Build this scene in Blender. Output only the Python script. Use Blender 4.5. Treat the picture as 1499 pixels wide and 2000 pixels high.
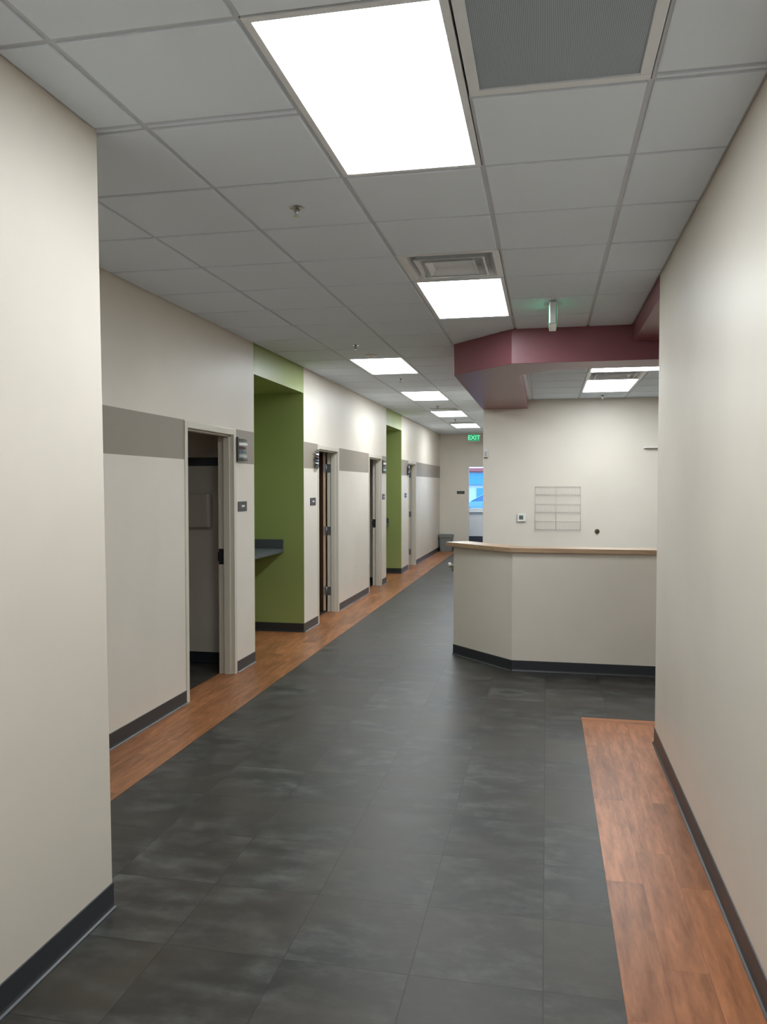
import bpy, bmesh, math, random
from mathutils import Vector, Matrix
random.seed(7)
scene = bpy.context.scene
for o in list(bpy.data.objects): bpy.data.objects.remove(o)
COL = scene.collection

# ---------------------------------------------------------------- camera
EYE = 1.695
F = 1555.0
cam_d = bpy.data.cameras.new('camera')
cam_d.sensor_fit = 'HORIZONTAL'; cam_d.sensor_width = 36.0
cam_d.lens = F / 1499.0 * 36.0
cam_d.clip_start = 0.05; cam_d.clip_end = 200
cam = bpy.data.objects.new('camera', cam_d); COL.objects.link(cam)
fy = Vector((1068 - 749.5, 949 - 1000.0, F)).normalized()        # corridor axis seen from the lens
dn = Vector((0.0, 1.0, -fy[1] / fy[2])).normalized()             # plumb line seen from the lens
ax = dn.cross(fy)
# world vectors of lens right / down / forward
right = Vector((ax[0], fy[0], -dn[0])); down = Vector((ax[1], fy[1], -dn[1])); fwd = Vector((ax[2], fy[2], -dn[2]))
m3 = Matrix((right, -down, -fwd)).transposed()
cam.matrix_world = Matrix.Translation((0, 0, EYE)) @ m3.to_4x4()
scene.camera = cam

# ---------------------------------------------------------------- light, exposure
LAMP = 6.0            # troffer lens emission
SKY = 1.5
scene.view_settings.view_transform = 'Standard'
scene.view_settings.look = 'None'
scene.view_settings.gamma = 1.0
scene.view_settings.use_curve_mapping = False
scene.view_settings.exposure = 1.75
world = bpy.data.worlds.new('sky'); scene.world = world
world.use_nodes = True
bg = world.node_tree.nodes['Background']
bg.inputs[0].default_value = (0.28, 0.54, 1.0, 1); bg.inputs[1].default_value = SKY

# ---------------------------------------------------------------- materials
def mat(name, col, rough=0.5, metal=0.0, spec=0.5, emit=None, estr=0.0):
    m = bpy.data.materials.new(name); m.use_nodes = True
    b = m.node_tree.nodes['Principled BSDF']
    b.inputs['Base Color'].default_value = (*col, 1)
    b.inputs['Roughness'].default_value = rough
    b.inputs['Metallic'].default_value = metal
    b.inputs['Specular IOR Level'].default_value = spec
    if emit:
        b.inputs['Emission Color'].default_value = (*emit, 1)
        b.inputs['Emission Strength'].default_value = estr
    return m

def N(m, t, **kw):
    n = m.node_tree.nodes.new(t)
    for k, v in kw.items(): setattr(n, k, v)
    return n
def L(m, a, b): m.node_tree.links.new(a, b)
def BSDF(m): return m.node_tree.nodes['Principled BSDF']
def pos(m, scale=(1, 1, 1), loc=(0, 0, 0)):
    g = N(m, 'ShaderNodeNewGeometry'); mp = N(m, 'ShaderNodeMapping')
    mp.inputs['Scale'].default_value = scale; mp.inputs['Location'].default_value = loc
    L(m, g.outputs['Position'], mp.inputs['Vector']); return mp.outputs['Vector']
def bump(m, h, strength, dist):
    b = N(m, 'ShaderNodeBump'); b.inputs['Strength'].default_value = strength; b.inputs['Distance'].default_value = dist
    L(m, h, b.inputs['Height']); L(m, b.outputs['Normal'], BSDF(m).inputs['Normal']); return b
def ramp(m, fac, stops):
    r = N(m, 'ShaderNodeValToRGB'); e = r.color_ramp.elements
    while len(e) < len(stops): e.new(0.5)
    for i, (p, c) in enumerate(stops):
        e[i].position = p; e[i].color = (*c, 1)
    L(m, fac, r.inputs[0]); return r.outputs[0]
def mix(m, fac, a, b, mode='MIX'):
    n = N(m, 'ShaderNodeMix', data_type='RGBA', blend_type=mode)
    for s, v in ((0, fac), (6, a), (7, b)):
        if isinstance(v, (int, float)): n.inputs[s].default_value = v
        elif isinstance(v, tuple): n.inputs[s].default_value = (*v, 1)
        else: L(m, v, n.inputs[s])
    return n.outputs[2]
def noise(m, vec, scale, detail=4, rough=0.5):
    n = N(m, 'ShaderNodeTexNoise'); n.inputs['Scale'].default_value = scale
    n.inputs['Detail'].default_value = detail; n.inputs['Roughness'].default_value = rough
    L(m, vec, n.inputs['Vector']); return n.outputs['Fac']

def paint(name, col, rough=0.43, spec=0.38, band=None):
    m = mat(name, col, rough, spec=spec)
    v = pos(m)
    tone = noise(m, v, 1.3, 3)
    c1 = tuple(x * 0.97 for x in col); c2 = tuple(min(1, x * 1.03) for x in col)
    out = ramp(m, tone, [(0.35, c1), (0.65, c2)])
    if band:
        sep = N(m, 'ShaderNodeSeparateXYZ'); g = N(m, 'ShaderNodeNewGeometry'); L(m, g.outputs['Position'], sep.inputs[0])
        a = N(m, 'ShaderNodeMath', operation='GREATER_THAN'); a.inputs[1].default_value = 1.90; L(m, sep.outputs[2], a.inputs[0])
        b = N(m, 'ShaderNodeMath', operation='LESS_THAN'); b.inputs[1].default_value = 2.205; L(m, sep.outputs[2], b.inputs[0])
        ml = N(m, 'ShaderNodeMath', operation='MULTIPLY'); L(m, a.outputs[0], ml.inputs[0]); L(m, b.outputs[0], ml.inputs[1])
        out = mix(m, ml.outputs[0], out, band)
    L(m, out, BSDF(m).inputs['Base Color'])
    fine = noise(m, v, 260, 2); mid = noise(m, v, 9, 2)
    ad = N(m, 'ShaderNodeMath', operation='MULTIPLY_ADD'); ad.inputs[1].default_value = 4.0
    L(m, mid, ad.inputs[0]); L(m, fine, ad.inputs[2])
    bump(m, ad.outputs[0], 0.25, 0.0006)
    return m

M = {}
BEIGE = (0.725, 0.665, 0.585)
M['wall'] = paint('beige_wall_paint', BEIGE)
M['wall_band'] = paint('beige_wall_paint_with_taupe_band', BEIGE, band=(0.285, 0.247, 0.20))
M['green'] = paint('green_wall_paint', (0.32, 0.385, 0.135), 0.36)
M['red'] = paint('dusty_red_paint', (0.245, 0.090, 0.104), 0.36)
M['frame'] = mat('beige_enamel_frame', (0.62, 0.58, 0.49), 0.35)
M['ceil'] = mat('white_ceiling_tile', (0.80, 0.82, 0.84), 0.85, spec=0.2)
def _c():
    m = M['ceil']; v = pos(m)
    f = noise(m, v, 420, 3, 0.7); c = ramp(m, f, [(0.3, (0.76, 0.83, 0.91)), (0.6, (0.80, 0.875, 0.955))])
    L(m, c, BSDF(m).inputs['Base Color']); bump(m, f, 0.3, 0.001)
_c()
M['tbar'] = mat('white_ceiling_grid', (0.58, 0.61, 0.65), 0.45)
M['white_metal'] = mat('white_enamel_metal', (0.80, 0.83, 0.86), 0.3)
M['lens'] = mat('lit_lamp_lens', (0.9, 0.9, 0.9), 0.5, emit=(0.91, 0.975, 1.0), estr=LAMP)
M['base'] = mat('black_rubber_base', (0.030, 0.033, 0.038), 0.36, spec=0.5)
M['dark'] = mat('dark_recess', (0.03, 0.035, 0.045), 0.8)
M['hinge'] = mat('brushed_steel', (0.33, 0.33, 0.34), 0.38, metal=0.9)
M['chrome'] = mat('polished_steel', (0.6, 0.6, 0.62), 0.2, metal=1.0)
M['laminate'] = mat('charcoal_laminate', (0.075, 0.085, 0.095), 0.4)
M['plaque'] = mat('dark_sign_plastic', (0.035, 0.035, 0.038), 0.35)
M['white'] = mat('white_plastic', (0.75, 0.75, 0.72), 0.35)
M['screen'] = mat('thermostat_screen', (0.12, 0.14, 0.13), 0.25)
M['black'] = mat('black_plastic', (0.02, 0.02, 0.022), 0.35)
M['bin'] = mat('grey_bin_plastic', (0.19, 0.20, 0.195), 0.45)
M['wire'] = mat('white_coated_wire', (0.50, 0.47, 0.46), 0.35)
M['brass'] = mat('dull_brass', (0.22, 0.19, 0.12), 0.35, metal=0.8)
M['acrylic'] = mat('satin_aluminium', (0.62, 0.64, 0.63), 0.3, metal=0.6)
M['exit_face'] = mat('lit_green_sign_face', (0.0, 0.15, 0.05), 0.4, emit=(0.0, 0.42, 0.16), estr=.16)
M['exit_text'] = mat('lit_pale_green_letters', (0.2, 0.6, 0.4), 0.4, emit=(0.20, 1.0, 0.50), estr=.22)
M['glass'] = mat('window_glass', (1, 1, 1), 0.02)
BSDF(M['glass']).inputs['Transmission Weight'].default_value = 1.0
BSDF(M['glass']).inputs['IOR'].default_value = 1.05

def grille_mat():
    m = mat('perforated_grille', (0.2, 0.22, 0.24), 0.5)
    v = pos(m, (1, 1, 1))
    ch = N(m, 'ShaderNodeTexVoronoi'); ch.inputs['Scale'].default_value = 190; ch.inputs['Randomness'].default_value = 0.0
    L(m, v, ch.inputs['Vector'])
    c = ramp(m, ch.outputs['Distance'], [(0.30, (0.10, 0.12, 0.15)), (0.42, (0.46, 0.53, 0.60))])
    L(m, c, BSDF(m).inputs['Base Color']); return m
M['grille'] = grille_mat()

def tile_floor():
    m = mat('grey_stone_vinyl', (0.07, 0.07, 0.065), 0.4, spec=0.4)
    g = N(m, 'ShaderNodeNewGeometry'); sep = N(m, 'ShaderNodeSeparateXYZ'); L(m, g.outputs['Position'], sep.inputs[0])
    sx = N(m, 'ShaderNodeMath', operation='ADD'); sx.inputs[1].default_value = 0.457 * 40; L(m, sep.outputs[0], sx.inputs[0])
    sy = N(m, 'ShaderNodeMath', operation='ADD'); sy.inputs[1].default_value = -0.385 + 0.457 * 40; L(m, sep.outputs[1], sy.inputs[0])
    cb = N(m, 'ShaderNodeCombineXYZ'); L(m, sx.outputs[0], cb.inputs[0]); L(m, sy.outputs[0], cb.inputs[1])
    br = N(m, 'ShaderNodeTexBrick'); br.offset = 0.0; br.squash = 1.0
    for k, v in (('Scale', 1.0), ('Brick Width', 0.457), ('Row Height', 0.457), ('Mortar Size', 0.0017), ('Mortar Smooth', 0.2), ('Bias', 0.0)):
        br.inputs[k].default_value = v
    br.inputs['Color1'].default_value = (0.84, 0.84, 0.84, 1); br.inputs['Color2'].default_value = (1.16, 1.16, 1.16, 1)
    br.inputs['Mortar'].default_value = (0.35, 0.35, 0.35, 1)
    L(m, cb.outputs[0], br.inputs['Vector'])
    # cloudy stone pattern that jumps from tile to tile
    fl = N(m, 'ShaderNodeVectorMath', operation='SNAP'); fl.inputs[1].default_value = (0.457, 0.457, 1); L(m, cb.outputs[0], fl.inputs[0])
    sc = N(m, 'ShaderNodeVectorMath', operation='SCALE'); sc.inputs['Scale'].default_value = 0.31; L(m, fl.outputs[0], sc.inputs[0])
    ad = N(m, 'ShaderNodeVectorMath', operation='ADD'); L(m, cb.outputs[0], ad.inputs[0]); L(m, sc.outputs[0], ad.inputs[1])
    mp = N(m, 'ShaderNodeMapping'); mp.inputs['Scale'].default_value = (1.0, 1.7, 1); L(m, ad.outputs[0], mp.inputs['Vector'])
    n1 = noise(m, mp.outputs[0], 4.2, 9, 0.64)
    n2 = noise(m, ad.outputs[0], 1.6, 3, 0.5)
    c1 = ramp(m, n1, [(0.34, (0.014, 0.014, 0.0125)), (0.46, (0.027, 0.027, 0.025)), (0.56, (0.055, 0.056, 0.052)), (0.70, (0.105, 0.106, 0.098))])
    c2 = mix(m, ramp(m, n2, [(0.36, (0, 0, 0)), (0.62, (0.7, 0.7, 0.7))]), c1, (0.046, 0.036, 0.026))
    c3 = mix(m, 1.0, c2, br.outputs['Color'], 'MULTIPLY')
    L(m, c3, BSDF(m).inputs['Base Color'])
    rr = ramp(m, n1, [(0.3, (0.40,) * 3), (0.7, (0.50,) * 3)]); L(m, rr, BSDF(m).inputs['Roughness'])
    inv = N(m, 'ShaderNodeMath', operation='MULTIPLY_ADD'); inv.inputs[1].default_value = -1.0; L(m, br.outputs['Fac'], inv.inputs[0])
    sm = N(m, 'ShaderNodeMath', operation='MULTIPLY'); sm.inputs[1].default_value = 0.25; L(m, n1, sm.inputs[0]); L(m, sm.outputs[0], inv.inputs[2])
    bump(m, inv.outputs[0], 0.5, 0.0012)
    return m
M['tile'] = tile_floor()

def wood_floor(name, x0, y0, along_x=False, c_lo=(0.24, 0.083, 0.027), c_hi=(0.46, 0.178, 0.074), offx=0.33, pw=0.152):
    m = mat(name, c_hi, 0.38, spec=0.33)
    g = N(m, 'ShaderNodeNewGeometry'); sep = N(m, 'ShaderNodeSeparateXYZ'); L(m, g.outputs['Position'], sep.inputs[0])
    sx = N(m, 'ShaderNodeMath', operation='ADD'); sx.inputs[1].default_value = -x0 + pw * 40; L(m, sep.outputs[1 if along_x else 0], sx.inputs[0])
    sy = N(m, 'ShaderNodeMath', operation='ADD'); sy.inputs[1].default_value = -y0 + 0.914 * 10; L(m, sep.outputs[0 if along_x else 1], sy.inputs[0])
    cb = N(m, 'ShaderNodeCombineXYZ'); L(m, sy.outputs[0], cb.inputs[0]); L(m, sx.outputs[0], cb.inputs[1])
    br = N(m, 'ShaderNodeTexBrick'); br.offset = offx; br.offset_frequency = 2
    for k, v in (('Scale', 1.0), ('Brick Width', 0.914), ('Row Height', pw), ('Mortar Size', 0.0009), ('Mortar Smooth', 0.2), ('Bias', 0.0)):
        br.inputs[k].default_value = v
    br.inputs['Color1'].default_value = (0.80, 0.80, 0.80, 1); br.inputs['Color2'].default_value = (1.12, 1.12, 1.12, 1)
    br.inputs['Mortar'].default_value = (0.55, 0.5, 0.5, 1)
    L(m, cb.outputs[0], br.inputs['Vector'])
    off = N(m, 'ShaderNodeVectorMath', operation='SCALE'); off.inputs['Scale'].default_value = 5.0; L(m, br.outputs['Color'], off.inputs[0])
    ad = N(m, 'ShaderNodeVectorMath', operation='ADD'); L(m, cb.outputs[0], ad.inputs[0]); L(m, off.outputs[0], ad.inputs[1])
    mp = N(m, 'ShaderNodeMapping'); mp.inputs['Scale'].default_value = (1.3, 9.0, 1); L(m, ad.outputs[0], mp.inputs['Vector'])
    n1 = noise(m, mp.outputs[0], 2.4, 7, 0.6)
    mp2 = N(m, 'ShaderNodeMapping'); mp2.inputs['Scale'].default_value = (5.0, 26.0, 1); L(m, ad.outputs[0], mp2.inputs['Vector'])
    n2 = noise(m, mp2.outputs[0], 2.4, 5, 0.6)
    mid = tuple((a + b) / 2 for a, b in zip(c_lo, c_hi))
    c1 = ramp(m, n1, [(0.30, c_lo), (0.48, mid), (0.66, c_hi)])
    c2 = mix(m, 0.5, c1, ramp(m, n2, [(0.3, (0.6, 0.6, 0.6)), (0.65, (1.1, 1.1, 1.1))]), 'MULTIPLY')
    c3 = mix(m, 1.0, c2, br.outputs['Color'], 'MULTIPLY')
    L(m, c3, BSDF(m).inputs['Base Color'])
    inv = N(m, 'ShaderNodeMath', operation='MULTIPLY_ADD'); inv.inputs[1].default_value = -1.0; L(m, br.outputs['Fac'], inv.inputs[0]); L(m, n2, inv.inputs[2])
    bump(m, inv.outputs[0], 0.45, 0.0012)
    return m
M['wood_r'] = wood_floor('orange_wood_vinyl', 0.262, 4.706 - 0.914 * 5)
M['wood_x'] = wood_floor('orange_wood_vinyl_border', 5.85, 0.25, along_x=True, pw=0.11)
M['wood_l'] = wood_floor('brown_wood_vinyl', -2.285, 0.3, c_lo=(0.20, 0.078, 0.025), c_hi=(0.41, 0.168, 0.068))

def grain(name, lo, hi, rough=0.35, sc=(1.5, 14, 14)):
    m = mat(name, hi, rough); v = pos(m, sc)
    c = ramp(m, noise(m, v, 2.5, 6, 0.6), [(0.3, lo), (0.7, hi)]); L(m, c, BSDF(m).inputs['Base Color']); return m
M['maple'] = grain('maple_countertop', (0.33, 0.215, 0.13), (0.47, 0.32, 0.20))
M['door_face'] = grain('dark_door_veneer', (0.09, 0.045, 0.025), (0.15, 0.08, 0.045), sc=(14, 14, 1.5))
M['door_edge'] = grain('pale_door_edge', (0.36, 0.24, 0.15), (0.50, 0.35, 0.23), sc=(14, 14, 1.5))

# ---------------------------------------------------------------- mesh helpers
class MB:
    def __init__(s): s.v = []; s.f = []; s.m = []; s.mats = []; s.sm = []
    def mi(s, m):
        if m not in s.mats: s.mats.append(m)
        return s.mats.index(m)
    def box(s, x0, x1, y0, y1, z0, z1, m):
        b = len(s.v); k = s.mi(m)
        s.v += [(x0, y0, z0), (x1, y0, z0), (x1, y1, z0), (x0, y1, z0), (x0, y0, z1), (x1, y0, z1), (x1, y1, z1), (x0, y1, z1)]
        for f in ((0, 3, 2, 1), (4, 5, 6, 7), (0, 1, 5, 4), (1, 2, 6, 5), (2, 3, 7, 6), (3, 0, 4, 7)):
            s.f.append([b + i for i in f]); s.m.append(k); s.sm.append(False)
        return s
    def prism(s, pts, z0, z1, m):          # pts counter-clockwise in plan
        b = len(s.v); n = len(pts); k = s.mi(m)
        s.v += [(x, y, z0) for x, y in pts] + [(x, y, z1) for x, y in pts]
        s.f.append([b + i for i in reversed(range(n))]); s.m.append(k); s.sm.append(False)
        s.f.append([b + n + i for i in range(n)]); s.m.append(k); s.sm.append(False)
        for i in range(n):
            j = (i + 1) % n
            s.f.append([b + i, b + j, b + n + j, b + n + i]); s.m.append(k); s.sm.append(False)
        return s
    def lathe(s, c, prof, m, n=24, axis='Z', smooth=True):   # prof: (r, h) along axis
        b = len(s.v); k = s.mi(m); c = Vector(c)
        for r, h in prof:
            for i in range(n):
                a = 2 * math.pi * i / n; p = (r * math.cos(a), r * math.sin(a), h)
                if axis == 'X': p = (p[2], p[0], p[1])
                if axis == 'Y': p = (p[0], -p[2], p[1])
                s.v.append(tuple(c + Vector(p)))
        for q in range(len(prof) - 1):
            for i in range(n):
                j = (i + 1) % n
                s.f.append([b + q * n + i, b + q * n + j, b + (q + 1) * n + j, b + (q + 1) * n + i]); s.m.append(k); s.sm.append(smooth)
        s.f.append([b + i for i in reversed(range(n))]); s.m.append(k); s.sm.append(False)
        s.f.append([b + (len(prof) - 1) * n + i for i in range(n)]); s.m.append(k); s.sm.append(False)
        return s
    def tube(s, p0, p1, r, m, n=8):
        p0 = Vector(p0); p1 = Vector(p1); d = (p1 - p0).normalized()
        u = d.orthogonal().normalized(); w = d.cross(u); b = len(s.v); k = s.mi(m)
        for p in (p0, p1):
            for i in range(n):
                a = 2 * math.pi * i / n; s.v.append(tuple(p + r * (math.cos(a) * u + math.sin(a) * w)))
        for i in range(n):
            j = (i + 1) % n; s.f.append([b + i, b + j, b + n + j, b + n + i]); s.m.append(k); s.sm.append(True)
        s.f.append([b + i for i in reversed(range(n))]); s.m.append(k); s.sm.append(False)
        s.f.append([b + n + i for i in range(n)]); s.m.append(k); s.sm.append(False)
        return s
    def base(s, p0, p1, m, cap=True):        # coved base; outward side is to the left of p0 -> p1
        prof = [(0, 0), (0.017, 0), (0.0165, 0.003), (0.009, 0.008), (0.0055, 0.016), (0.0045, 0.026), (0.0045, 0.100), (0.0, 0.102)]
        p0 = Vector(p0); p1 = Vector(p1); d = (p1 - p0).normalized(); nrm = Vector((-d.y, d.x))
        b = len(s.v); k = s.mi(m); n = len(prof)
        for p in (p0, p1):
            for o, z in prof: q = p + nrm * o; s.v.append((q.x, q.y, z + 0.0012))
        for i in range(n):
            j = (i + 1) % n; s.f.append([b + i, b + n + i, b + n + j, b + j]); s.m.append(k); s.sm.append(False)
        s.f.append([b + i for i in range(n)]); s.m.append(k); s.sm.append(False)
        s.f.append([b + n + i for i in reversed(range(n))]); s.m.append(k); s.sm.append(False)
        return s
    def build(s, name, parent=None, bevel=0, org=None, seg=2):
        me = bpy.data.meshes.new(name)
        o0 = Vector(org) if org else Vector((0, 0, 0))
        me.from_pydata([tuple(Vector(v) - o0) for v in s.v], [], s.f)
        for m in s.mats: me.materials.append(M[m])
        for p, k, sm in zip(me.polygons, s.m, s.sm): p.material_index = k; p.use_smooth = sm
        bm = bmesh.new(); bm.from_mesh(me); bmesh.ops.recalc_face_normals(bm, faces=bm.faces); bm.to_mesh(me); bm.free()
        o = bpy.data.objects.new(name, me); COL.objects.link(o); o.location = o0
        if parent: o.parent = parent
        if bevel:
            bv = o.modifiers.new('bevel', 'BEVEL'); bv.width = bevel; bv.segments = seg; bv.limit_method = 'ANGLE'; bv.angle_limit = 0.6
        return o

def struct(o): o['kind'] = 'structure'; return o
def tag(o, label, cat, group=None):
    o['label'] = label; o['category'] = cat
    if group: o['group'] = group
    return o
def empty(name, loc):
    o = bpy.data.objects.new(name, None); COL.objects.link(o); o.location = loc; o.empty_display_size = 0.1; return o
def copy_tree(o, parent=None):
    c = o.copy(); COL.objects.link(c); c.parent = parent
    for ch in list(o.children): copy_tree(ch, c)
    return c

# ---------------------------------------------------------------- room dimensions
H = 3.055; HT = H + .12; XL = -2.74; XN = -1.70; XR = 0.71; YN = 2.87; YR = 5.45; YE = 20.75; YB = 11.06; XC = -0.86; ZS = 2.75; ZI = 2.875
XX = 3.2; YS = -3.0; XROOM = -5.6
DOORS = [(5.72, 6.755), (9.365, 10.385), (12.215, 13.24), (15.87, 16.86)]
ALC = [(7.22, 8.80), (13.63, 15.10)]

# floor
b = MB(); b.box(XROOM - .2, XX + .2, YS - .2, 23.7, -0.1, 0, 'tile'); struct(b.build('floor'))
b = MB(); b.box(XL - 0.15, -2.285, YN, YE, 0.0, 0.0012, 'wood_l')
for y0, y1 in ALC: b.box(-3.6, XL - 0.15, y0, y1, 0.0, 0.0012, 'wood_l')
struct(b.build('floor_wood_left'))
b = MB(); b.box(0.262, XR, YS, 5.85, 0.0, 0.0012, 'wood_r'); b.box(XR, XX, YR, 5.85, 0.0, 0.0012, 'wood_r')
b.box(0.262, XX, 5.85, 5.955, 0.0, 0.0012, 'wood_x'); struct(b.build('floor_wood_right'))

# left wall with its band, door and alcove openings
b = MB()
segs = [(YN, DOORS[0][0]), (DOORS[0][1], ALC[0][0] - .01), (ALC[0][1] + .01, DOORS[1][0]), (DOORS[1][1], DOORS[2][0]),
        (DOORS[2][1], ALC[1][0] - .01), (ALC[1][1] + .01, DOORS[3][0]), (DOORS[3][1], YE)]
for y0, y1 in segs: b.box(XL - .14, XL, y0, y1, 0, HT, 'wall_band')
for y0, y1 in DOORS: b.box(XL - .14, XL, y0, y1, 2.20, HT, 'wall')
struct(b.build('wall_left'))
# green alcoves
b = MB()
for y0, y1 in ALC:
    b.box(XL - .14, XL, y0 - .01, y1 + .01, 2.76, HT, 'green')
    b.box(-3.6, XL, y0 - .01, y0, 0, 2.76, 'green'); b.box(-3.6, XL, y1, y1 + .01, 0, 2.76, 'green')
    b.box(-3.61, -3.6, y0 - .01, y1 + .01, 0, 2.77, 'green'); b.box(-3.6, XL - .14, y0 - .01, y1 + .01, 2.76, 2.77, 'green')
struct(b.build('wall_alcoves'))
# rooms behind the left wall
b = MB()
for y in (YN - .1, 7.10, 8.82, 11.25, 13.51, 15.12, 20.65): b.box(XROOM, XL - .14, y, y + .1, 0, 2.75, 'wall')
b.box(XROOM - .1, XROOM, YN - .1, YE, 0, 2.75, 'wall')
b.box(XROOM - .1, XL - .14, YN - .1, 7.20, 2.75, 2.85, 'wall')
b.box(XROOM - .1, XL - .14, 7.20, 20.75, 2.78, 2.88, 'wall')
struct(b.build('wall_rooms'))
b = MB(); b.box(XROOM, XL - .145, 7.092, 7.10, 1.885, 1.965, 'laminate'); struct(b.build('trim_1', bevel=.002))

# near left wall and the step back to the far one
b = MB(); b.box(XN - .14, XN, YS, YN, 0, HT, 'wall'); b.box(XL - .14, XN - .14, YN - .14, YN, 0, HT, 'wall'); o = struct(b.build('wall_near_left', bevel=.004))
for v in o.data.vertices:                      # this corner is a little out of plumb
    if v.co.z > 1 and v.co.y > YN - .01: v.co.y -= .055
# right wall
b = MB(); b.box(XR, XR + .14, YS, YR, 0, HT, 'wall'); b.box(XR + .14, XX, YR - .14, YR, 0, HT, 'wall'); struct(b.build('wall_right', bevel=.004))
# behind the viewer
b = MB(); b.box(XN, XR, YS - .14, YS, 0, HT, 'wall'); struct(b.build('wall_behind'))
# wall behind the reception desk, and the corridor side of it
b = MB(); b.prism([(XC, YB), (XX, YB), (XX, YB + .14), (XC + .14, YB + .14), (XC + .14, YE), (XC, YE)], 0, HT, 'wall'); struct(b.build('wall_back', bevel=.004))
b = MB(); b.box(XX, XX + .14, YR - .14, YB + .14, 0, HT, 'wall'); struct(b.build('wall_far_right'))
# end wall with doorway to the windowed room
DX0, DX1, DZ = -1.985, -1.07, 2.187
b = MB(); b.box(XL - .14, DX0, YE, YE + .14, 0, HT, 'wall'); b.box(DX1, XC + .14, YE, YE + .14, 0, HT, 'wall'); b.box(DX0, DX1, YE, YE + .14, DZ, HT, 'wall')
struct(b.build('wall_end'))
# windowed room beyond
YW = 23.5
b = MB(); WX0, WX1, WZ0, WZ1 = -3.4, 0.2, 0.98, 2.32
b.box(-4.2, WX0, YW, YW + .14, 0, 2.83, 'wall'); b.box(WX1, 0.8, YW, YW + .14, 0, 2.83, 'wall')
b.box(WX0, WX1, YW, YW + .14, 0, WZ0, 'wall'); b.box(WX0, WX1, YW, YW + .14, WZ1, 2.83, 'wall')
b.box(-4.3, -4.2, YE + .14, YW + .14, 0, 2.83, 'wall'); b.box(0.8, 0.9, YE + .14, YW + .14, 0, 2.83, 'wall')
b.box(-4.3, 0.9, YE + .14, YW + .14, 2.83, 2.93, 'wall'); struct(b.build('wall_window_room'))
b = MB(); b.box(WX0 + .0, WX1, YW - .06, YW, WZ0 - .06, WZ0 - .035, 'white'); struct(b.build('trim_2', bevel=.004))
w = struct(empty('window_1', ((WX0 + WX1) / 2, YW + .05, WZ0)))
def child(o, p): 
    o.parent = p; o.matrix_parent_inverse = Matrix.Translation(p.location).inverted(); return o
b = MB()
b.box(WX0, WX1, YW, YW + .08, WZ0, WZ0 + .06, 'white'); b.box(WX0, WX1, YW, YW + .08, WZ1 - .06, WZ1, 'white')
for x in (WX0, -2.85, -1.55, -.5, WX1 - .05): b.box(x, x + .05, YW + .002, YW + .078, WZ0 + .06, WZ1 - .06, 'white')
child(b.build('window_frame', bevel=.004), w)
b = MB(); b.box(WX0 + .01, WX1 - .01, YW + .037, YW + .043, WZ0 + .05, WZ1 - .05, 'glass'); child(b.build('window_pane'), w)

# soffit above the desk
sof = [(XX, 7.0), (XX, 7.44), (0.06, 7.44), (-0.255, 7.75), (-0.255, YB), (-0.87, YB), (-0.875, 7.635), (-0.302, 7.0)]
b = MB(); b.prism(sof, ZS, H, 'red'); b.box(XR - .003, XX, YR, 7.0, ZI + .03, H, 'red')
struct(b.build('wall_soffit', bevel=.003))

# ---------------------------------------------------------------- ceiling: grid with dropped-edge tiles
GX = [-2.715 + 0.61 * i for i in range(0, 7)]
GX = [-0.275 + 0.61 * i for i in range(-4, 2)]       # -2.715 .. 0.335
GY0 = 2.22
open_cells = set()
def cell(i, j): return (i, j)
LIGHTS = [(-0.885, -0.83), (-0.885, GY0), (-0.885, GY0 + 3.05), (-2.105, GY0 + 6.1), (-2.105, GY0 + 9.15), (-2.105, GY0 + 12.2), (-2.105, GY0 + 15.25)]
VENTS = [(-0.885, GY0 + 2.44), (-2.105, GY0 + 11.59), (-2.105, GY0 + 14.64)]
GRILLE = (-0.275, GY0)
def taken(xc, yc):
    for x, y in LIGHTS:
        if x < xc < x + .61 and y < yc < y + 1.22: return True
    for x, y in VENTS + [GRILLE]:
        if x < xc < x + .61 and y < yc < y + .61: return True
    return False
def in_soffit(x, y):
    return y > 7.0 and x > -0.30 or (x > -0.875 and y > 7.64) or (y > 7.0 and x + (y - 7.0) * 0.905 > -0.30 and x > -.875 and y < 7.64)
def ceiling(name, xs, ys, region, z, hole, xmin, xmax, ymin, ymax):
    b = MB(); t = 0.012; drop = 0.008; bev = 0.005
    kt = b.mi('ceil')
    X = [xmin] + [x for x in xs if xmin + .03 < x < xmax - .03] + [xmax]
    Y = [ymin] + [y for y in ys if ymin + .03 < y < ymax - .03] + [ymax]
    b.mi('tbar'); b.f and None
    for i in range(len(X) - 1):
        for j in range(len(Y) - 1):
            x0, x1, y0, y1 = X[i], X[i + 1], Y[j], Y[j + 1]
            if not region((x0 + x1) / 2, (y0 + y1) / 2): continue
            if hole((x0 + x1) / 2, (y0 + y1) / 2): continue
            # backing (the grid flanges show round the dropped tile)
            b.box(x0, x1, y0, y1, z, z + .02, 'tbar')
            a0, a1, c0, c1 = x0 + t, x1 - t, y0 + t, y1 - t
            n = len(b.v)
            b.v += [(a0, c0, z), (a1, c0, z), (a1, c1, z), (a0, c1, z), (a0, c0, z - drop + .002), (a1, c0, z - drop + .002), (a1, c1, z - drop + .002), (a0, c1, z - drop + .002),
                    (a0 + bev, c0 + bev, z - drop), (a1 - bev, c0 + bev, z - drop), (a1 - bev, c1 - bev, z - drop), (a0 + bev, c1 - bev, z - drop)]
            for q in range(4):
                r = (q + 1) % 4
                for o in (0, 4): b.f.append([n + o + q, n + o + r, n + o + 4 + r, n + o + 4 + q]); b.m.append(kt); b.sm.append(False)
            b.f.append([n + 8, n + 9, n + 10, n + 11]); b.m.append(kt); b.sm.append(False)
    return b
YG = [GY0 + .61 * k for k in range(-9, 32)]
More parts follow.
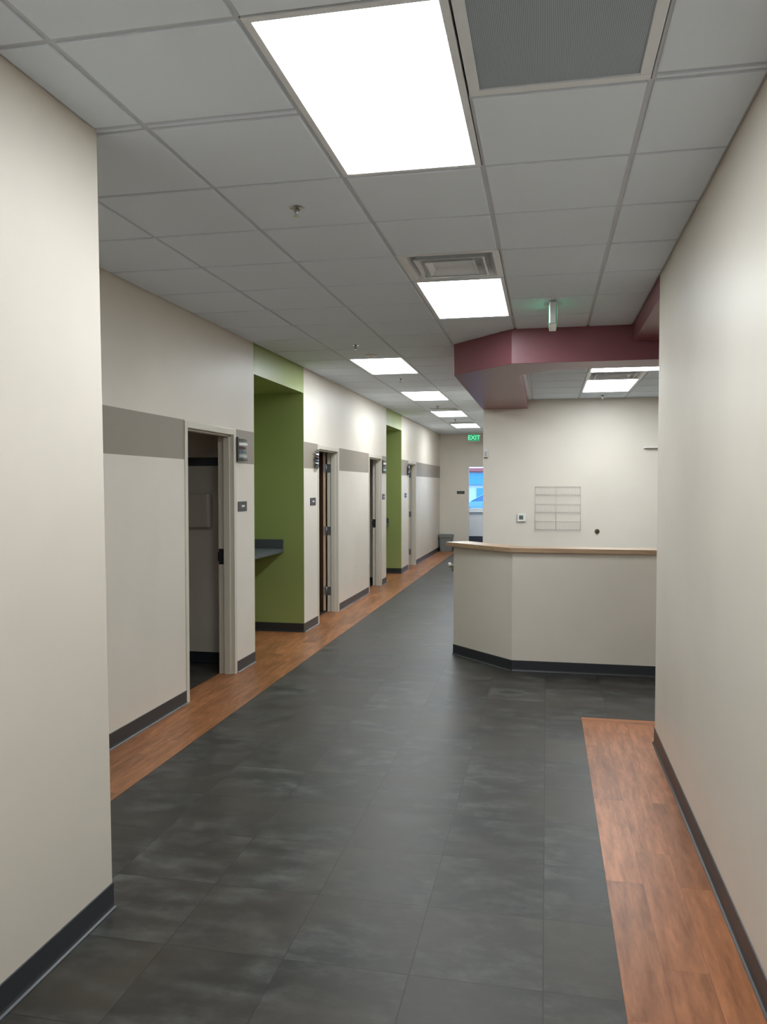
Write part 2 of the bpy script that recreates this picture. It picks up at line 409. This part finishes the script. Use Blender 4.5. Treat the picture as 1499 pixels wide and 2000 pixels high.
def reg(x, y):
    if x > XR or y > YE: return False
    if y < YN - .1 and x < XN: return False
    if x > XC and y > YB: return False
    return not (x > -0.25 and y > 7.2)
b = ceiling('ceiling', GX, YG, lambda x, y: reg(x, y) and y > YN - .1, H, taken, XL, XR, YN - .08, YE)
b2 = ceiling('ceiling', GX, YG, lambda x, y: True, H, taken, XN, XR, YS, YN - .08)
n = len(b.v); b.v += b2.v; b.f += [[n + i for i in f] for f in b2.f]; b.m += b2.m; b.sm += b2.sm
struct(b.build('ceiling'))
# roof slab above everything keeps the daylight out
b = MB(); b.box(XROOM - .3, XX + .3, YS - .3, YW + .3, H + .12, H + .25, 'wall'); b.box(XROOM - .3, XL - .14, YS - .3, YW, 2.9, H + .12, 'wall'); struct(b.build('ceiling_slab'))

ILIGHT = [(0.41, 9.17, .605, 1.2), (0.41, 7.97, 1.21, .60)]
IV = [(0.41, 8.57, .605, .60)]
def hole_i(x, y):
    return any(a < x < a + w and c < y < c + l for a, c, w, l in ILIGHT + IV)
b = ceiling('x', [-.195, .41, 1.015, 1.62, 2.225, 2.83], [7.37, 7.97, 8.57, 9.17, 9.77, 10.37, 10.97], lambda x, y: True, ZI, hole_i, -.255, XX, 7.44, YB)
struct(b.build('ceiling_over_desk'))
b = MB(); b.box(-.255, -.215, 7.76, YB, ZI - .012, ZI, 'white_metal'); b.box(-.205, -.195, 7.6, YB, ZI - .011, ZI, 'white_metal'); struct(b.build('trim_3'))

# ---------------------------------------------------------------- troffers
def troffer(x, y, w, l, z, label):
    t = empty('ceiling_light', (x + w / 2, y + l / 2, z))
    tag(t, label, 'ceiling light', 'flat panel ceiling lights')
    fw = 0.026; b = MB(); e = .004
    b.box(-w/2 + e, w/2 - e, -l/2 + e, -l/2 + e + fw, -.006, .05, 'white_metal'); b.box(-w/2 + e, w/2 - e, l/2 - e - fw, l/2 - e, -.006, .05, 'white_metal')
    b.box(-w/2 + e, -w/2 + e + fw, -l/2 + e + fw, l/2 - e - fw, -.006, .05, 'white_metal'); b.box(w/2 - e - fw, w/2 - e, -l/2 + e + fw, l/2 - e - fw, -.006, .05, 'white_metal')
    b.box(-w/2 + e, w/2 - e, -l/2 + e, l/2 - e, .05, .06, 'white_metal')
    b.build('frame', t, bevel=.002)
    b = MB(); b.box(-w/2 + e + fw - .002, w/2 - e - fw + .002, -l/2 + e + fw - .002, l/2 - e - fw + .002, .004, .012, 'lens'); b.build('lens', t)
    return t
LL = ['ceiling light above and behind the viewer in the near corridor',
      'largest nearest lit ceiling panel, right beside the perforated return grille',
      'lit ceiling panel between the reception soffit and the first square air diffuser',
      'lit ceiling panel over the corridor just beyond the round ceiling cover, third from the front',
      'lit ceiling panel fourth from the front, between two sprinkler heads with no diffuser',
      'lit ceiling panel behind the far air diffuser with the bright blue corner',
      'farthest small lit ceiling panel, just in front of the green EXIT sign']
for (x, y), lb in zip(LIGHTS, LL): troffer(x, y, .61, 1.22, H, lb)
troffer(-2.1, YE + 1.1, 1.22, .61, 2.765, 'added unseen fill light inside the windowed room past the end doorway')  # unseen panel added as fill, to neutralise the blue daylight in this room
troffer(*ILIGHT[0], ZI, 'lit ceiling panel over the reception desk, behind its square diffuser')
troffer(*ILIGHT[1], ZI, 'lit ceiling panel seen as a thin bright strip under the red soffit')

def diffuser(x, y, w, l, z, label):
    t = empty('air_diffuser', (x + w / 2, y + l / 2, z)); tag(t, label, 'air vent', 'square ceiling air diffusers')
    def ring(b, r0, z0, r1, z1, m, th=.002):
        n = len(b.v); k = b.mi(m); sx = w / .61; sy = l / .61
        for r, zz in ((r0, z0), (r1, z1), (r1, z1 + th), (r0, z0 + th)):
            b.v += [(-r * sx, -r * sy, zz), (r * sx, -r * sy, zz), (r * sx, r * sy, zz), (-r * sx, r * sy, zz)]
        for q in range(4):
            for i in range(4):
                j = (i + 1) % 4; q2 = (q + 1) % 4
                b.f.append([n + q * 4 + i, n + q * 4 + j, n + q2 * 4 + j, n + q2 * 4 + i]); b.m.append(k); b.sm.append(False)
    b = MB(); ring(b, .302, -.004, .262, -.004, 'white_metal'); ring(b, .262, -.004, .215, .055, 'white_metal'); ring(b, .215, .055, .13, .085, 'white_metal'); b.build('frame', t)
    b = MB(); ring(b, .212, -.010, .165, .040, 'white_metal'); ring(b, .212, -.010, .200, -.011, 'white_metal'); b.build('middle_cone', t)
    b = MB(); ring(b, .150, -.014, .118, .018, 'white_metal'); b.box(-.118 * w/.61, .118 * w/.61, -.118 * l/.61, .118 * l/.61, .016, .019, 'white_metal'); b.build('centre_cone', t)
    b = MB(); b.lathe((0, 0, .087), [(.13, 0), (.13, .01)], 'dark'); b.build('duct_neck', t)
    return t
VL = ['square white air diffuser with stepped cones, nearest one, in front of the second light panel',
      'small far air diffuser in the corridor ceiling with a bright blue corner',
      'farthest air diffuser, a dark sliver before the last light panel']
for (x, y), lb in zip(VENTS, VL): diffuser(x, y, .61, .61, H, lb)
diffuser(*IV[0], ZI, 'air diffuser in the lower ceiling over the reception desk')

t = empty('return_air_grille', (GRILLE[0] + .305, GRILLE[1] + .305, H)); tag(t, 'perforated grey return air grille in the ceiling beside the nearest light panel', 'air vent')
b = MB(); o = .301; i = .264
b.box(-o, o, -o, -i, -.005, .02, 'white_metal'); b.box(-o, o, i, o, -.005, .02, 'white_metal'); b.box(-o, -i, -i, i, -.005, .02, 'white_metal'); b.box(i, o, -i, i, -.005, .02, 'white_metal'); b.build('frame', t, bevel=.002)
b = MB(); b.box(-i, i, -i, i, .002, .006, 'grille'); b.build('perforated_panel', t)

# ---------------------------------------------------------------- cove bases
def basep(name, runs):
    b = MB()
    for p0, p1 in runs: b.base(p0, p1, 'base')
    return struct(b.build(name))
runs = []
for y0, y1 in segs:
    runs.append(((XL, y1), (XL, y0)))
for y0, y1 in ALC:
    runs += [((-3.6, y1), (XL, y1))[::-1], ((XL, y0), (-3.6, y0))[::-1], ((-3.6, y1), (-3.6, y0))]
basep('baseboard_left', runs)
basep('baseboard_near_left', [((XN, YN), (XN, YS)), ((XL, YN), (XN, YN))[::-1]])
basep('baseboard_right', [((XR, YS), (XR, YR)), ((XR, YR), (XX, YR))])
basep('baseboard_end', [((DX0, YE), (XL, YE))])
basep('baseboard_back', [((XX, YB), (XC, YB)), ((XC, YB), (XC, YE))])
b = MB(); b.box(-4.2, .8, YW - .008, YW, 0, .215, 'base'); struct(b.build('baseboard_window_room'))
basep('baseboard_rooms', [((XL - .14, 7.10), (XROOM, 7.10)), ((XL - .14, 11.25), (XROOM, 11.25)), ((XL - .14, 13.51), (XROOM, 13.51))])

# ---------------------------------------------------------------- doors on the left
def door(n, y0, y1, hinge_far):
    d = struct(empty('door_%d' % n, (XL - .07, (y0 + y1) / 2, 0)))
    f = .052; xo, xi = XL + .006, XL - .148
    b = MB()
    for s, a, c in ((1, y0, y0 + f), (-1, y1 - f, y1)):
        b.box(xi, xo, a, c, 0, 2.20, 'frame')
        if s == 1: b.box(XL - .092, XL - .034, c, c + .016, 0, 2.20 - f, 'frame')
        else: b.box(XL - .092, XL - .034, a - .016, a, 0, 2.20 - f, 'frame')
    b.box(xi, xo, y0 + f, y1 - f, 2.20 - f, 2.20, 'frame')
    b.box(XL - .092, XL - .034, y0 + f, y1 - f, 2.20 - f - .016, 2.20 - f, 'frame')
    child(b.build('door_frame', bevel=.0025), d)
    lw = (y1 - y0) - 2 * f - .006; th = .044; zt = 2.20 - f - .004
    # hinge pin, and the swing of the leaf about it (closed = 0)
    if hinge_far: P = Vector((xi - .010, y1 - f - .001)); s = -1; ang = math.radians(-122)
    else: P = Vector((xi - .010, y0 + f + .001)); s = 1; ang = math.radians(100)
    ca, sa = math.cos(ang), math.sin(ang)
    def T(x, y): return (P.x + x * ca - y * sa, P.y + x * sa + y * ca)
    def rbox(b, x0, x1, ya, yb, z0, z1, m):
        pts = [T(x0, ya), T(x1, ya), T(x1, yb), T(x0, yb)]
        b.prism(pts, z0, z1, m)
    g = .008
    b = MB(); rbox(b, g, g + th, s * (g + .003), s * lw, .012, zt, 'door_face'); rbox(b, g + .0005, g + th - .0005, s * g, s * (g + .003), .012, zt, 'door_edge')
    leaf = child(b.build('door_leaf'), d)
    hb = MB(); yl = s * (lw - .07)
    for x0, x1 in ((g - .008, g), (g + th, g + th + .008)): rbox(hb, x0, x1, yl - .028, yl + .028, .97, 1.03, 'hinge')
    for x0, dx in ((g, -.055), (g + th, .055)):
        q0 = T(x0, yl); q1 = T(x0 + dx, yl); q2 = T(x0 + dx, yl - s * .11)
        hb.tube((*q0, 1.0), (*q1, 1.0), .009, 'hinge'); hb.tube((*q1, 1.0), (*q2, 1.0), .009, 'hinge')
    h = hb.build('door_handle'); h.parent = leaf; h.matrix_parent_inverse = Matrix.Identity(4)
    yj = (y1 - f) if hinge_far else (y0 + f)
    for z in (.28, 1.09, 1.93):
        b = MB(); b.box(XL - .146, XL - .100, *sorted((yj, yj + s * .0035)), z - .057, z + .057, 'hinge')
        b.tube((P.x, P.y, z - .057), (P.x, P.y, z + .057), .008, 'hinge')
        rbox(b, .002, g + th - .006, s * (g - .003), s * g, z - .057, z + .057, 'hinge')
        child(b.build('hinge'), d)
    if not hinge_far:
        yj = y1 - f
        b = MB(); b.box(XL - .144, XL - .098, yj - .003, yj, .99, 1.13, 'black'); b.box(XL - .154, XL - .144, yj - .003, yj + .02, 1.02, 1.10, 'black'); child(b.build('strike_plate'), d)
for n, (y0, y1) in enumerate(DOORS): door(n + 1, y0, y1, n in (1, 3))

# ---------------------------------------------------------------- reception desk
t = empty('reception_desk', (0.9, 7.4, 0)); tag(t, 'beige half-wall reception desk with angled corner and maple countertop', 'reception desk')
out = [(XX, 7.32), (-0.30, 7.32), (-0.91, 7.95)]
th = .13
inn = [(-0.91 + th * .72, 7.95 + th * .69), (-0.246, 7.32 + th), (XX, 7.32 + th)]
b = MB(); b.prism([(XX - .01, 7.32), (XX - .01, 7.45), (-0.246, 7.45), (-0.816, 8.04), (-0.91, 7.95), (-0.30, 7.32)], 0, 1.09, 'wall'); child(b.build('half_wall', bevel=.004), t)
b = MB(); b.prism([(XX - .01, 7.29), (XX - .01, 7.52), (-0.21, 7.52), (-0.79, 8.12), (-0.985, 7.945), (-0.313, 7.29)], 1.09, 1.133, 'maple'); child(b.build('countertop', bevel=.004), t)
b = MB()
def dbase(p0, p1): b.base(p0, p1, 'base')
dbase((XX - .01, 7.32), (-0.30, 7.32)); dbase((-0.30, 7.32), (-0.91, 7.95)); dbase((-0.91, 7.95), (-0.816, 8.04))
child(b.build('base_trim'), t)
b = MB(); b.box(-0.935, -0.895, 8.00, 8.03, .83, .895, 'brass'); b.lathe((-0.955, 8.01, .90), [(.006, -.02), (.016, -.012), (.019, 0), (.016, .012), (.006, .02)], 'white', n=16)
b.tube((-0.955, 8.01, .88), (-0.93, 8.01, .88), .008, 'brass'); child(b.build('gate_latch'), t)

# ---------------------------------------------------------------- alcove counters
for k, (y0, y1) in enumerate(ALC):
    t = empty('alcove_counter', (-3.28, (y0 + y1) / 2, .92))
    tag(t, ['charcoal laminate counter with backsplash in the nearer green alcove', 'charcoal laminate counter in the farther green alcove'][k], 'counter', 'charcoal counters in the green alcoves')
    b = MB(); b.box(-3.597, -2.985, y0 + .003, y1 - .003, .925, .968, 'laminate'); child(b.build('worktop', bevel=.003), t)
    b = MB(); b.box(-3.597, -3.577, y0 + .003, y1 - .003, .968, 1.075, 'laminate'); b.box(-3.577, -2.985, y1 - .023, y1 - .003, .968, 1.075, 'laminate'); b.box(-3.577, -2.985, y0 + .003, y0 + .023, .968, 1.075, 'laminate'); child(b.build('backsplash', bevel=.002), t)
    for yy in (y0 + .003, y1 - .043):
        b = MB(); b.box(-3.597, -3.25, yy, yy + .04, .87, .925, 'laminate'); child(b.build('bracket'), t)

# ---------------------------------------------------------------- plaques and status flags
def plaque(y0, y1, label, group='small dark room plaques beside the doors'):
    t = empty('room_sign', (XL, (y0 + y1) / 2, 1.46)); tag(t, label, 'sign', group)
    b = MB(); b.box(XL, XL + .006, y0, y1, 1.463, 1.553, 'plaque'); child(b.build('plate', bevel=.002), t)
    b = MB(); yc = (y0 + y1) / 2 + .01
    for q in range(3): b.box(XL + .006, XL + .0075, yc - .035 + q * .026, yc - .017 + q * .026, 1.500, 1.520, 'white')
    child(b.build('lettering'), t)
plaque(6.80, 7.01, 'small dark room plaque left of the nearer green alcove')
plaque(9.05, 9.27, 'small dark room plaque between the nearer alcove and the second doorway')
plaque(13.28, 13.47, 'small dark room plaque left of the farther green alcove')
plaque(15.45, 15.66, 'blue-glinting room plaque right of the farther green alcove')
t = empty('wall_sign', (-2.19, YE, 1.48)); tag(t, 'narrow black sign on the end wall left of the far doorway', 'sign')
b = MB(); b.box(-2.29, -2.09, YE - .008, YE, 1.485, 1.56, 'plaque'); child(b.build('plate'), t)
b = MB()
for q in range(5): b.box(-2.25 + q * .025, -2.235 + q * .025, YE - .0095, YE - .008, 1.517, 1.532, 'bin')
child(b.build('lettering'), t)

FC = {'flag_grey': (0.10, 0.11, 0.11), 'flag_white': (0.85, 0.86, 0.86), 'flag_red': (0.07, 0.04, 0.045), 'flag_blue': (0.10, 0.15, 0.20), 'flag_pale': (0.42, 0.48, 0.50), 'flag_green': (0.05, 0.065, 0.06)}
for k, c in FC.items(): M[k] = mat(k + '_plastic', c, 0.25)
def flags(ys, dirn, label):
    t = empty('status_flags', (XL, ys, 1.92)); tag(t, label, 'room status flags', 'room status flag units beside the doors')
    a, c = (ys, ys + .028) if dirn > 0 else (ys - .028, ys)
    b = MB(); b.box(XL, XL + .022, a, c, 1.915, 2.135, 'black'); child(b.build('mounting_strip', bevel=.002), t)
    for q, nm in enumerate(['flag_grey', 'flag_white', 'flag_red', 'flag_blue', 'flag_pale', 'flag_green']):
        z0 = 2.125 - q * .0355; k0 = ys + dirn * .028; ln = .165
        b = MB(); kk = b.mi(nm); n = len(b.v)
        o = .005 + (q % 2) * .006
        # tapered tongue that bows out from the wall
        st = [(0, .014, .024), (.3, .024 + o, .026), (.7, .028 + o, .022), (.93, .024 + o, .012), (1, .020 + o, .005)]
        for u, off, hh in st:
            y = k0 + dirn * ln * u
            b.v += [(XL + off, y, z0 - hh / 2 - .016), (XL + off + .009, y, z0 - hh / 2 - .016), (XL + off + .009, y, z0 + hh / 2 - .016), (XL + off, y, z0 + hh / 2 - .016)]
        for s in range(len(st) - 1):
            for i in range(4):
                j = (i + 1) % 4; b.f.append([n + s * 4 + i, n + s * 4 + j, n + s * 4 + 4 + j, n + s * 4 + 4 + i]); b.m.append(kk); b.sm.append(False)
        b.f.append([n, n + 1, n + 2, n + 3]); b.m.append(kk); b.sm.append(False)
        e = n + 4 * (len(st) - 1); b.f.append([e, e + 1, e + 2, e + 3]); b.m.append(kk); b.sm.append(False)
        child(b.build('flag'), t)
flags(6.758, 1, 'stack of coloured plastic status flags right of the nearest doorway')
flags(9.362, -1, 'stack of coloured plastic status flags left of the second doorway')
flags(13.243, 1, 'status flag stack between the third doorway and the farther alcove')
flags(15.867, -1, 'status flag stack left of the farthest doorway')

# outlet
t = empty('wall_outlet', (XL, 11.4, .42)); tag(t, 'white duplex wall outlet low between the second and third doorways', 'outlet')
b = MB(); b.box(XL, XL + .006, 11.36, 11.44, .42, .54, 'white'); child(b.build('cover_plate', bevel=.002), t)
b = MB()
for z in (.455, .505):
    b.box(XL + .006, XL + .008, 11.383, 11.417, z - .016, z + .016, 'wall'); b.box(XL + .008, XL + .0085, 11.39, 11.394, z - .006, z + .006, 'black'); b.box(XL + .008, XL + .0085, 11.406, 11.41, z - .006, z + .006, 'black')
child(b.build('socket'), t)

# ---------------------------------------------------------------- back wall things
t = empty('thermostat', (-.335, YB, 1.21)); tag(t, 'small white thermostat with grey screen left of the wire rack', 'thermostat')
b = MB(); b.box(-.39, -.275, YB - .028, YB, 1.205, 1.315, 'white'); child(b.build('housing', bevel=.008, seg=3), t)
b = MB(); b.box(-.365, -.308, YB - .0295, YB - .028, 1.235, 1.29, 'screen'); child(b.build('screen'), t)

def wire_rack():
    t = empty('wire_rack', (.15, YB, 1.09)); tag(t, 'white wire wall rack with three shallow tiers above the desk', 'wire rack')
    x0, x1 = -.15, .453; r = .0021; yb = YB - .012; yf = YB - .075
    b = MB()
    for x in (x0, (x0 + x1) / 2 - .02, x1): b.tube((x, yb, 1.09), (x, yb, 1.683), r, 'wire')
    b.tube((x0, yb, 1.683), (x1, yb, 1.683), r, 'wire')
    for x in (x0, x1): b.tube((x, yb, 1.66), (x, YB, 1.66), r, 'wire'); b.tube((x, yb, 1.11), (x, YB, 1.11), r, 'wire')
    child(b.build('back_frame'), t)
    for zt in (1.683, 1.448, 1.213):
        b = MB(); zb = zt - .105
        b.tube((x0, yb, zt), (x1, yb, zt), r, 'wire'); b.tube((x0 + .01, yf, zb), (x1 - .01, yf, zb), r * 1.3, 'wire'); b.tube((x0, yb, zb - .01), (x1, yb, zb - .01), r * .8, 'wire')
        n = 21
        for i in range(n):
            x = x0 + .012 + (x1 - x0 - .024) * i / (n - 1)
            b.tube((x, yb, zt), (x, yb - .004, zb - .01), r * .62, 'wire', 6); b.tube((x, yb, zb - .012), (x, yf, zb), r * .62, 'wire', 6)
        child(b.build('tier'), t)
wire_rack()
t = empty('wall_grommet', (.672, YB, 1.08)); tag(t, 'small round dark metal fitting on the wall right of the wire rack', 'wall fitting')
b = MB(); b.lathe((.672, YB, 1.083), [(.034, 0), (.034, .004), (.030, .010)], 'brass', axis='Y'); child(b.build('rosette'), t)
b = MB(); b.lathe((.672, YB - .01, 1.083), [(.015, 0), (.018, .012), (.013, .018)], 'black', axis='Y'); child(b.build('button'), t)
t = empty('motion_sensor', (-.815, YB, 2.09)); tag(t, 'slim white sensor box high on the wall edge beside the corridor', 'sensor')
b = MB(); b.box(-.850, -.792, YB - .035, YB, 2.088, 2.205, 'white'); child(b.build('housing', bevel=.006, seg=3), t)
b = MB(); b.box(-.838, -.804, YB - .037, YB - .035, 2.10, 2.17, 'wire'); b.box(-.843, -.799, YB - .03, YB - .002, 2.080, 2.088, 'black'); child(b.build('cover'), t)
t = empty('wall_shelf', (1.56, YB, 2.18)); tag(t, 'thin white ledge on the wall by the right wall corner, partly hidden', 'shelf')
b = MB(); b.box(1.262, 1.86, YB - .055, YB, 2.195, 2.207, 'white'); child(b.build('board', bevel=.002), t)
for x in (1.50, 1.80):
    b = MB(); b.box(x, x + .02, YB - .04, YB, 2.17, 2.195, 'white'); child(b.build('bracket'), t)

# ---------------------------------------------------------------- exit signs
def text_mesh(body, size, m, name='lettering', depth=.001):
    c = bpy.data.curves.new(name, 'FONT'); c.body = body; c.size = size; c.align_x = 'CENTER'; c.align_y = 'CENTER'; c.extrude = depth; c.offset = size * .02
    tmp = bpy.data.objects.new('tmp', c); COL.objects.link(tmp)
    dg = bpy.context.evaluated_depsgraph_get(); me = bpy.data.meshes.new_from_object(tmp.evaluated_get(dg))
    bpy.data.objects.remove(tmp); me.materials.clear(); me.materials.append(M[m])
    o = bpy.data.objects.new(name, me); COL.objects.link(o); return o
# side-on sign near the desk
t = empty('exit_sign', (.038, 6.1, H)); tag(t, 'edge-on silver exit sign hanging from the ceiling before the red soffit', 'exit sign')
b = MB(); b.lathe((0, 0, -.022), [(.052, 0), (.066, .008), (.07, .0215)], 'acrylic', n=32); b.build('canopy', t)
b = MB(); b.box(-.026, .026, -.15, .15, -.182, -.020, 'acrylic'); b.build('housing', t, bevel=.007, seg=3)
for s in (-1, 1):
    b = MB(); b.box(min(s * .026, s * .0285), max(s * .026, s * .0285), -.135, .135, -.170, -.035, 'exit_face'); f = b.build('face', t)
    x = text_mesh('EXIT', .13, 'exit_text'); x.parent = f; x.location = (s * .0292, 0, -.102); x.rotation_euler = (math.pi / 2, 0, s * math.pi / 2)
# far sign
YX = 20.2; ZX = 2.80
t = empty('exit_sign', (-1.80, YX, H)); tag(t, 'green lit EXIT sign hanging at the far end of the corridor', 'exit sign')
b = MB(); b.box(-.06, .06, -.025, .025, -.03, -.002, 'white'); b.box(-.02, .02, -.012, .012, -.06, -.03, 'white'); b.build('canopy', t, bevel=.003)
b = MB(); b.box(-.145, .145, -.022, .022, -.235, -.06, 'white'); b.build('housing', t, bevel=.004)
b = MB(); b.box(-.138, .138, -.025, -.022, -.229, -.066, 'exit_face'); f = b.build('face', t)
x = text_mesh('EXIT', .15, 'exit_text'); x.parent = f; x.location = (0, -.027, -.147); x.rotation_euler = (math.pi / 2, 0, 0)

# ---------------------------------------------------------------- sprinklers and cover
def sprinkler():
    t = empty('sprinkler_head', (0, 0, 0))
    b = MB(); b.lathe((0, 0, -.006), [(.030, 0), (.036, .003), (.038, .006)], 'chrome', n=24); b.build('escutcheon', t)
    b = MB(); b.lathe((0, 0, -.040), [(.006, 0), (.007, .012), (.012, .034)], 'chrome', n=12); b.tube((-.011, 0, -.012), (-.006, 0, -.04), .003, 'chrome'); b.tube((.011, 0, -.012), (.006, 0, -.04), .003, 'chrome'); b.build('stem', t)
    b = MB(); b.lathe((0, 0, -.044), [(.017, 0), (.017, .002), (.006, .004)], 'chrome', n=16, smooth=False); b.build('deflector', t)
    return t
SP = [(-1.198, 3.751, H, 'nearest sprinkler head on the left half of the ceiling'),
      (-1.804, 7.478, H, 'sprinkler head just in front of the round ceiling cover'),
      (-1.818, 9.964, H, 'sprinkler head between the third and fourth ceiling light panels'),
      (-1.815, 13.45, H, 'sprinkler head in front of the far air diffuser'),
      (-1.827, 16.2, H, 'sprinkler head between the last two ceiling light panels'),
      (0.707, 10.70, ZI, 'sprinkler head in the lower ceiling over the reception desk')]
proto = None
for x, y, z, lb in SP:
    o = sprinkler() if proto is None else copy_tree(proto)
    proto = proto or o
    o.location = (x, y, z - .008); tag(o, lb, 'sprinkler', 'ceiling sprinkler heads')
t = empty('ceiling_cover', (-1.79, 8.09, H)); tag(t, 'flat white round cover on the ceiling before the third light panel', 'ceiling cover')
b = MB(); b.lathe((0, 0, -.020), [(.050, 0), (.060, .006), (.062, .012)], 'white', n=28); b.build('disc', t)
b = MB(); b.lathe((0, 0, -.022), [(.018, 0), (.020, .002)], 'wire', n=16); b.build('centre_cap', t)

# ---------------------------------------------------------------- bin, dispenser
t = empty('waste_bin', (-2.54, 20.52, 0)); tag(t, 'grey plastic waste bin in the far left corner of the corridor', 'bin')
b = MB(); k = b.mi('bin')
def loop(b, hw, hd, z):
    n = len(b.v)
    for sx, sy in ((-1, -1), (1, -1), (1, 1), (-1, 1)):
        for a in range(4):
            an = math.atan2(sy, sx) - math.pi / 4 + a * math.pi / 6; r = .03
            b.v.append((sx * (hw - r) + r * math.cos(an), sy * (hd - r) + r * math.sin(an), z))
    return n
def loft(b, secs, k):
    idx = [loop(b, *s) for s in secs]
    for p, q in zip(idx, idx[1:]):
        for i in range(16):
            j = (i + 1) % 16; b.f.append([p + i, p + j, q + j, q + i]); b.m.append(k); b.sm.append(False)
    b.f.append([idx[0] + i for i in reversed(range(16))]); b.m.append(k); b.sm.append(False)
    if secs[-1][2] > secs[0][2] or True: b.f.append([idx[-1] + i for i in range(16)]); b.m.append(k); b.sm.append(False)
loft(b, [(.152, .115, 0.0015), (.168, .13, .38), (.158, .12, .38), (.14, .105, .03)], k); b.build('body', t)
b = MB(); k = b.mi('bin'); loft(b, [(.18, .145, .365), (.184, .149, .385), (.184, .149, .43), (.176, .14, .44), (.16, .125, .44), (.157, .122, .38)], k); b.build('rim', t)

t = empty('paper_dispenser', (-3.16, 7.10, 1.22)); tag(t, 'pale wall dispenser inside the nearest dark room', 'dispenser')
b = MB(); b.prism([(-3.385, 7.02), (-3.13, 7.02), (-3.11, 7.04), (-3.11, 7.098), (-3.405, 7.098), (-3.405, 7.04)], 1.30, 1.62, 'frame'); child(b.build('cover', bevel=.02, seg=3), t)
b = MB(); b.box(-3.18, -3.15, 7.008, 7.02, 1.42, 1.56, 'frame'); child(b.build('lever'), t)

# ---------------------------------------------------------------- outside
M['asphalt'] = mat('pale_asphalt', (0.24, 0.25, 0.26), 0.8)
b = MB(); b.box(-30, 30, YW + .3, 70, -.25, -.12, 'asphalt'); struct(b.build('ground'))
M['ochre'] = mat('pale_stucco', (0.65, 0.62, 0.6), 0.8); M['fascia'] = mat('red_fascia', (0.45, 0.10, 0.07), 0.6)
M['blue_panel'] = mat('blue_glazed_panel', (0.10, 0.30, 0.55), 0.3)
t = empty('building', (-4, 52, -.12)); tag(t, 'pale low building across the parking lot beyond the far window', 'building')
b = MB(); b.box(-18, 12, 52, 58, -.12, 2.6, 'ochre'); child(b.build('wall'), t)
b = MB(); b.box(-18.3, 12.3, 51.6, 58.3, 2.62, 2.85, 'fascia'); child(b.build('roof'), t)
b = MB(); b.box(-18.1, 12.1, 51.8, 52.0, 1.78, 2.50, 'blue_panel'); child(b.build('awning'), t)
for x in (-13.0, -9.0, -4.45, -1.5, 3.0, 7.0):
    b = MB(); b.box(x, x + 1.3, 51.93, 52.0, .5, 1.55, 'blue_panel'); child(b.build('window'), t)
# parked car
M['car'] = mat('pale_blue_car_paint', (0.16, 0.30, 0.48), 0.2); M['car_glass'] = mat('dark_car_glass', (0.05, 0.12, 0.2), 0.08); M['tyre'] = mat('tyre_rubber', (0.02, 0.02, 0.02), 0.7)
t = empty('car', (-2.85, 45, -.12)); tag(t, 'light coloured car parked outside the far window', 'car')
def side(b, prof, w0, w1, m):
    n = len(b.v); k = b.mi(m); c = len(prof)
    for s, w in ((-1, w0), (1, w0)):
        for (x, z), wz in zip(prof, w1): b.v.append((x, s * wz, z))
    b.f.append([n + i for i in range(c)]); b.m.append(k); b.sm.append(False)
    b.f.append([n + c + i for i in reversed(range(c))]); b.m.append(k); b.sm.append(False)
    for i in range(c):
        j = (i + 1) % c; b.f.append([n + i, n + c + i, n + c + j, n + j]); b.m.append(k); b.sm.append(False)
body = [(-2.25, .35), (-2.3, .6), (-2.2, .8), (-1.2, .95), (1.5, 1.0), (2.15, .95), (2.25, .6), (2.2, .35)]
b = MB(); side(b, body, .9, [.88, .9, .88, .86, .86, .88, .9, .88], 'car'); b.build('body', t, bevel=.05, seg=3)
b = MB(); side(b, [(-1.25, .94), (-.45, 1.40), (.75, 1.42), (1.55, .98)], .8, [.82, .64, .64, .82], 'car_glass'); b.build('windows', t, bevel=.03)
b = MB(); side(b, [(-.5, 1.39), (-.4, 1.45), (.7, 1.47), (.85, 1.40)], .65, [.65, .6, .6, .65], 'car')
for s in (-1, 1):
    for p in (((-1.25, .95), (-.45, 1.4)), ((.15, .97), (.12, 1.42)), ((1.5, .98), (.75, 1.42))):
        b.tube((p[0][0], s * .82, p[0][1]), (p[1][0], s * .645, p[1][1]), .03, 'car')
b.build('roof', t)
for x in (-1.4, 1.35):
    for s in (-1, 1):
        b = MB(); b.lathe((x, s * .82 + .1, .32), [(.30, 0), (.32, .03), (.32, .17), (.30, .2)], 'tyre', axis='Y', n=28); wh = b.build('wheel', t)
        b = MB(); b.lathe((x, s * .82 + (.105 if s > 0 else -.085 + .0), .32), [(.19, 0), (.16, .012)], 'chrome', axis='Y', n=20); o = b.build('hubcap'); o.parent = wh
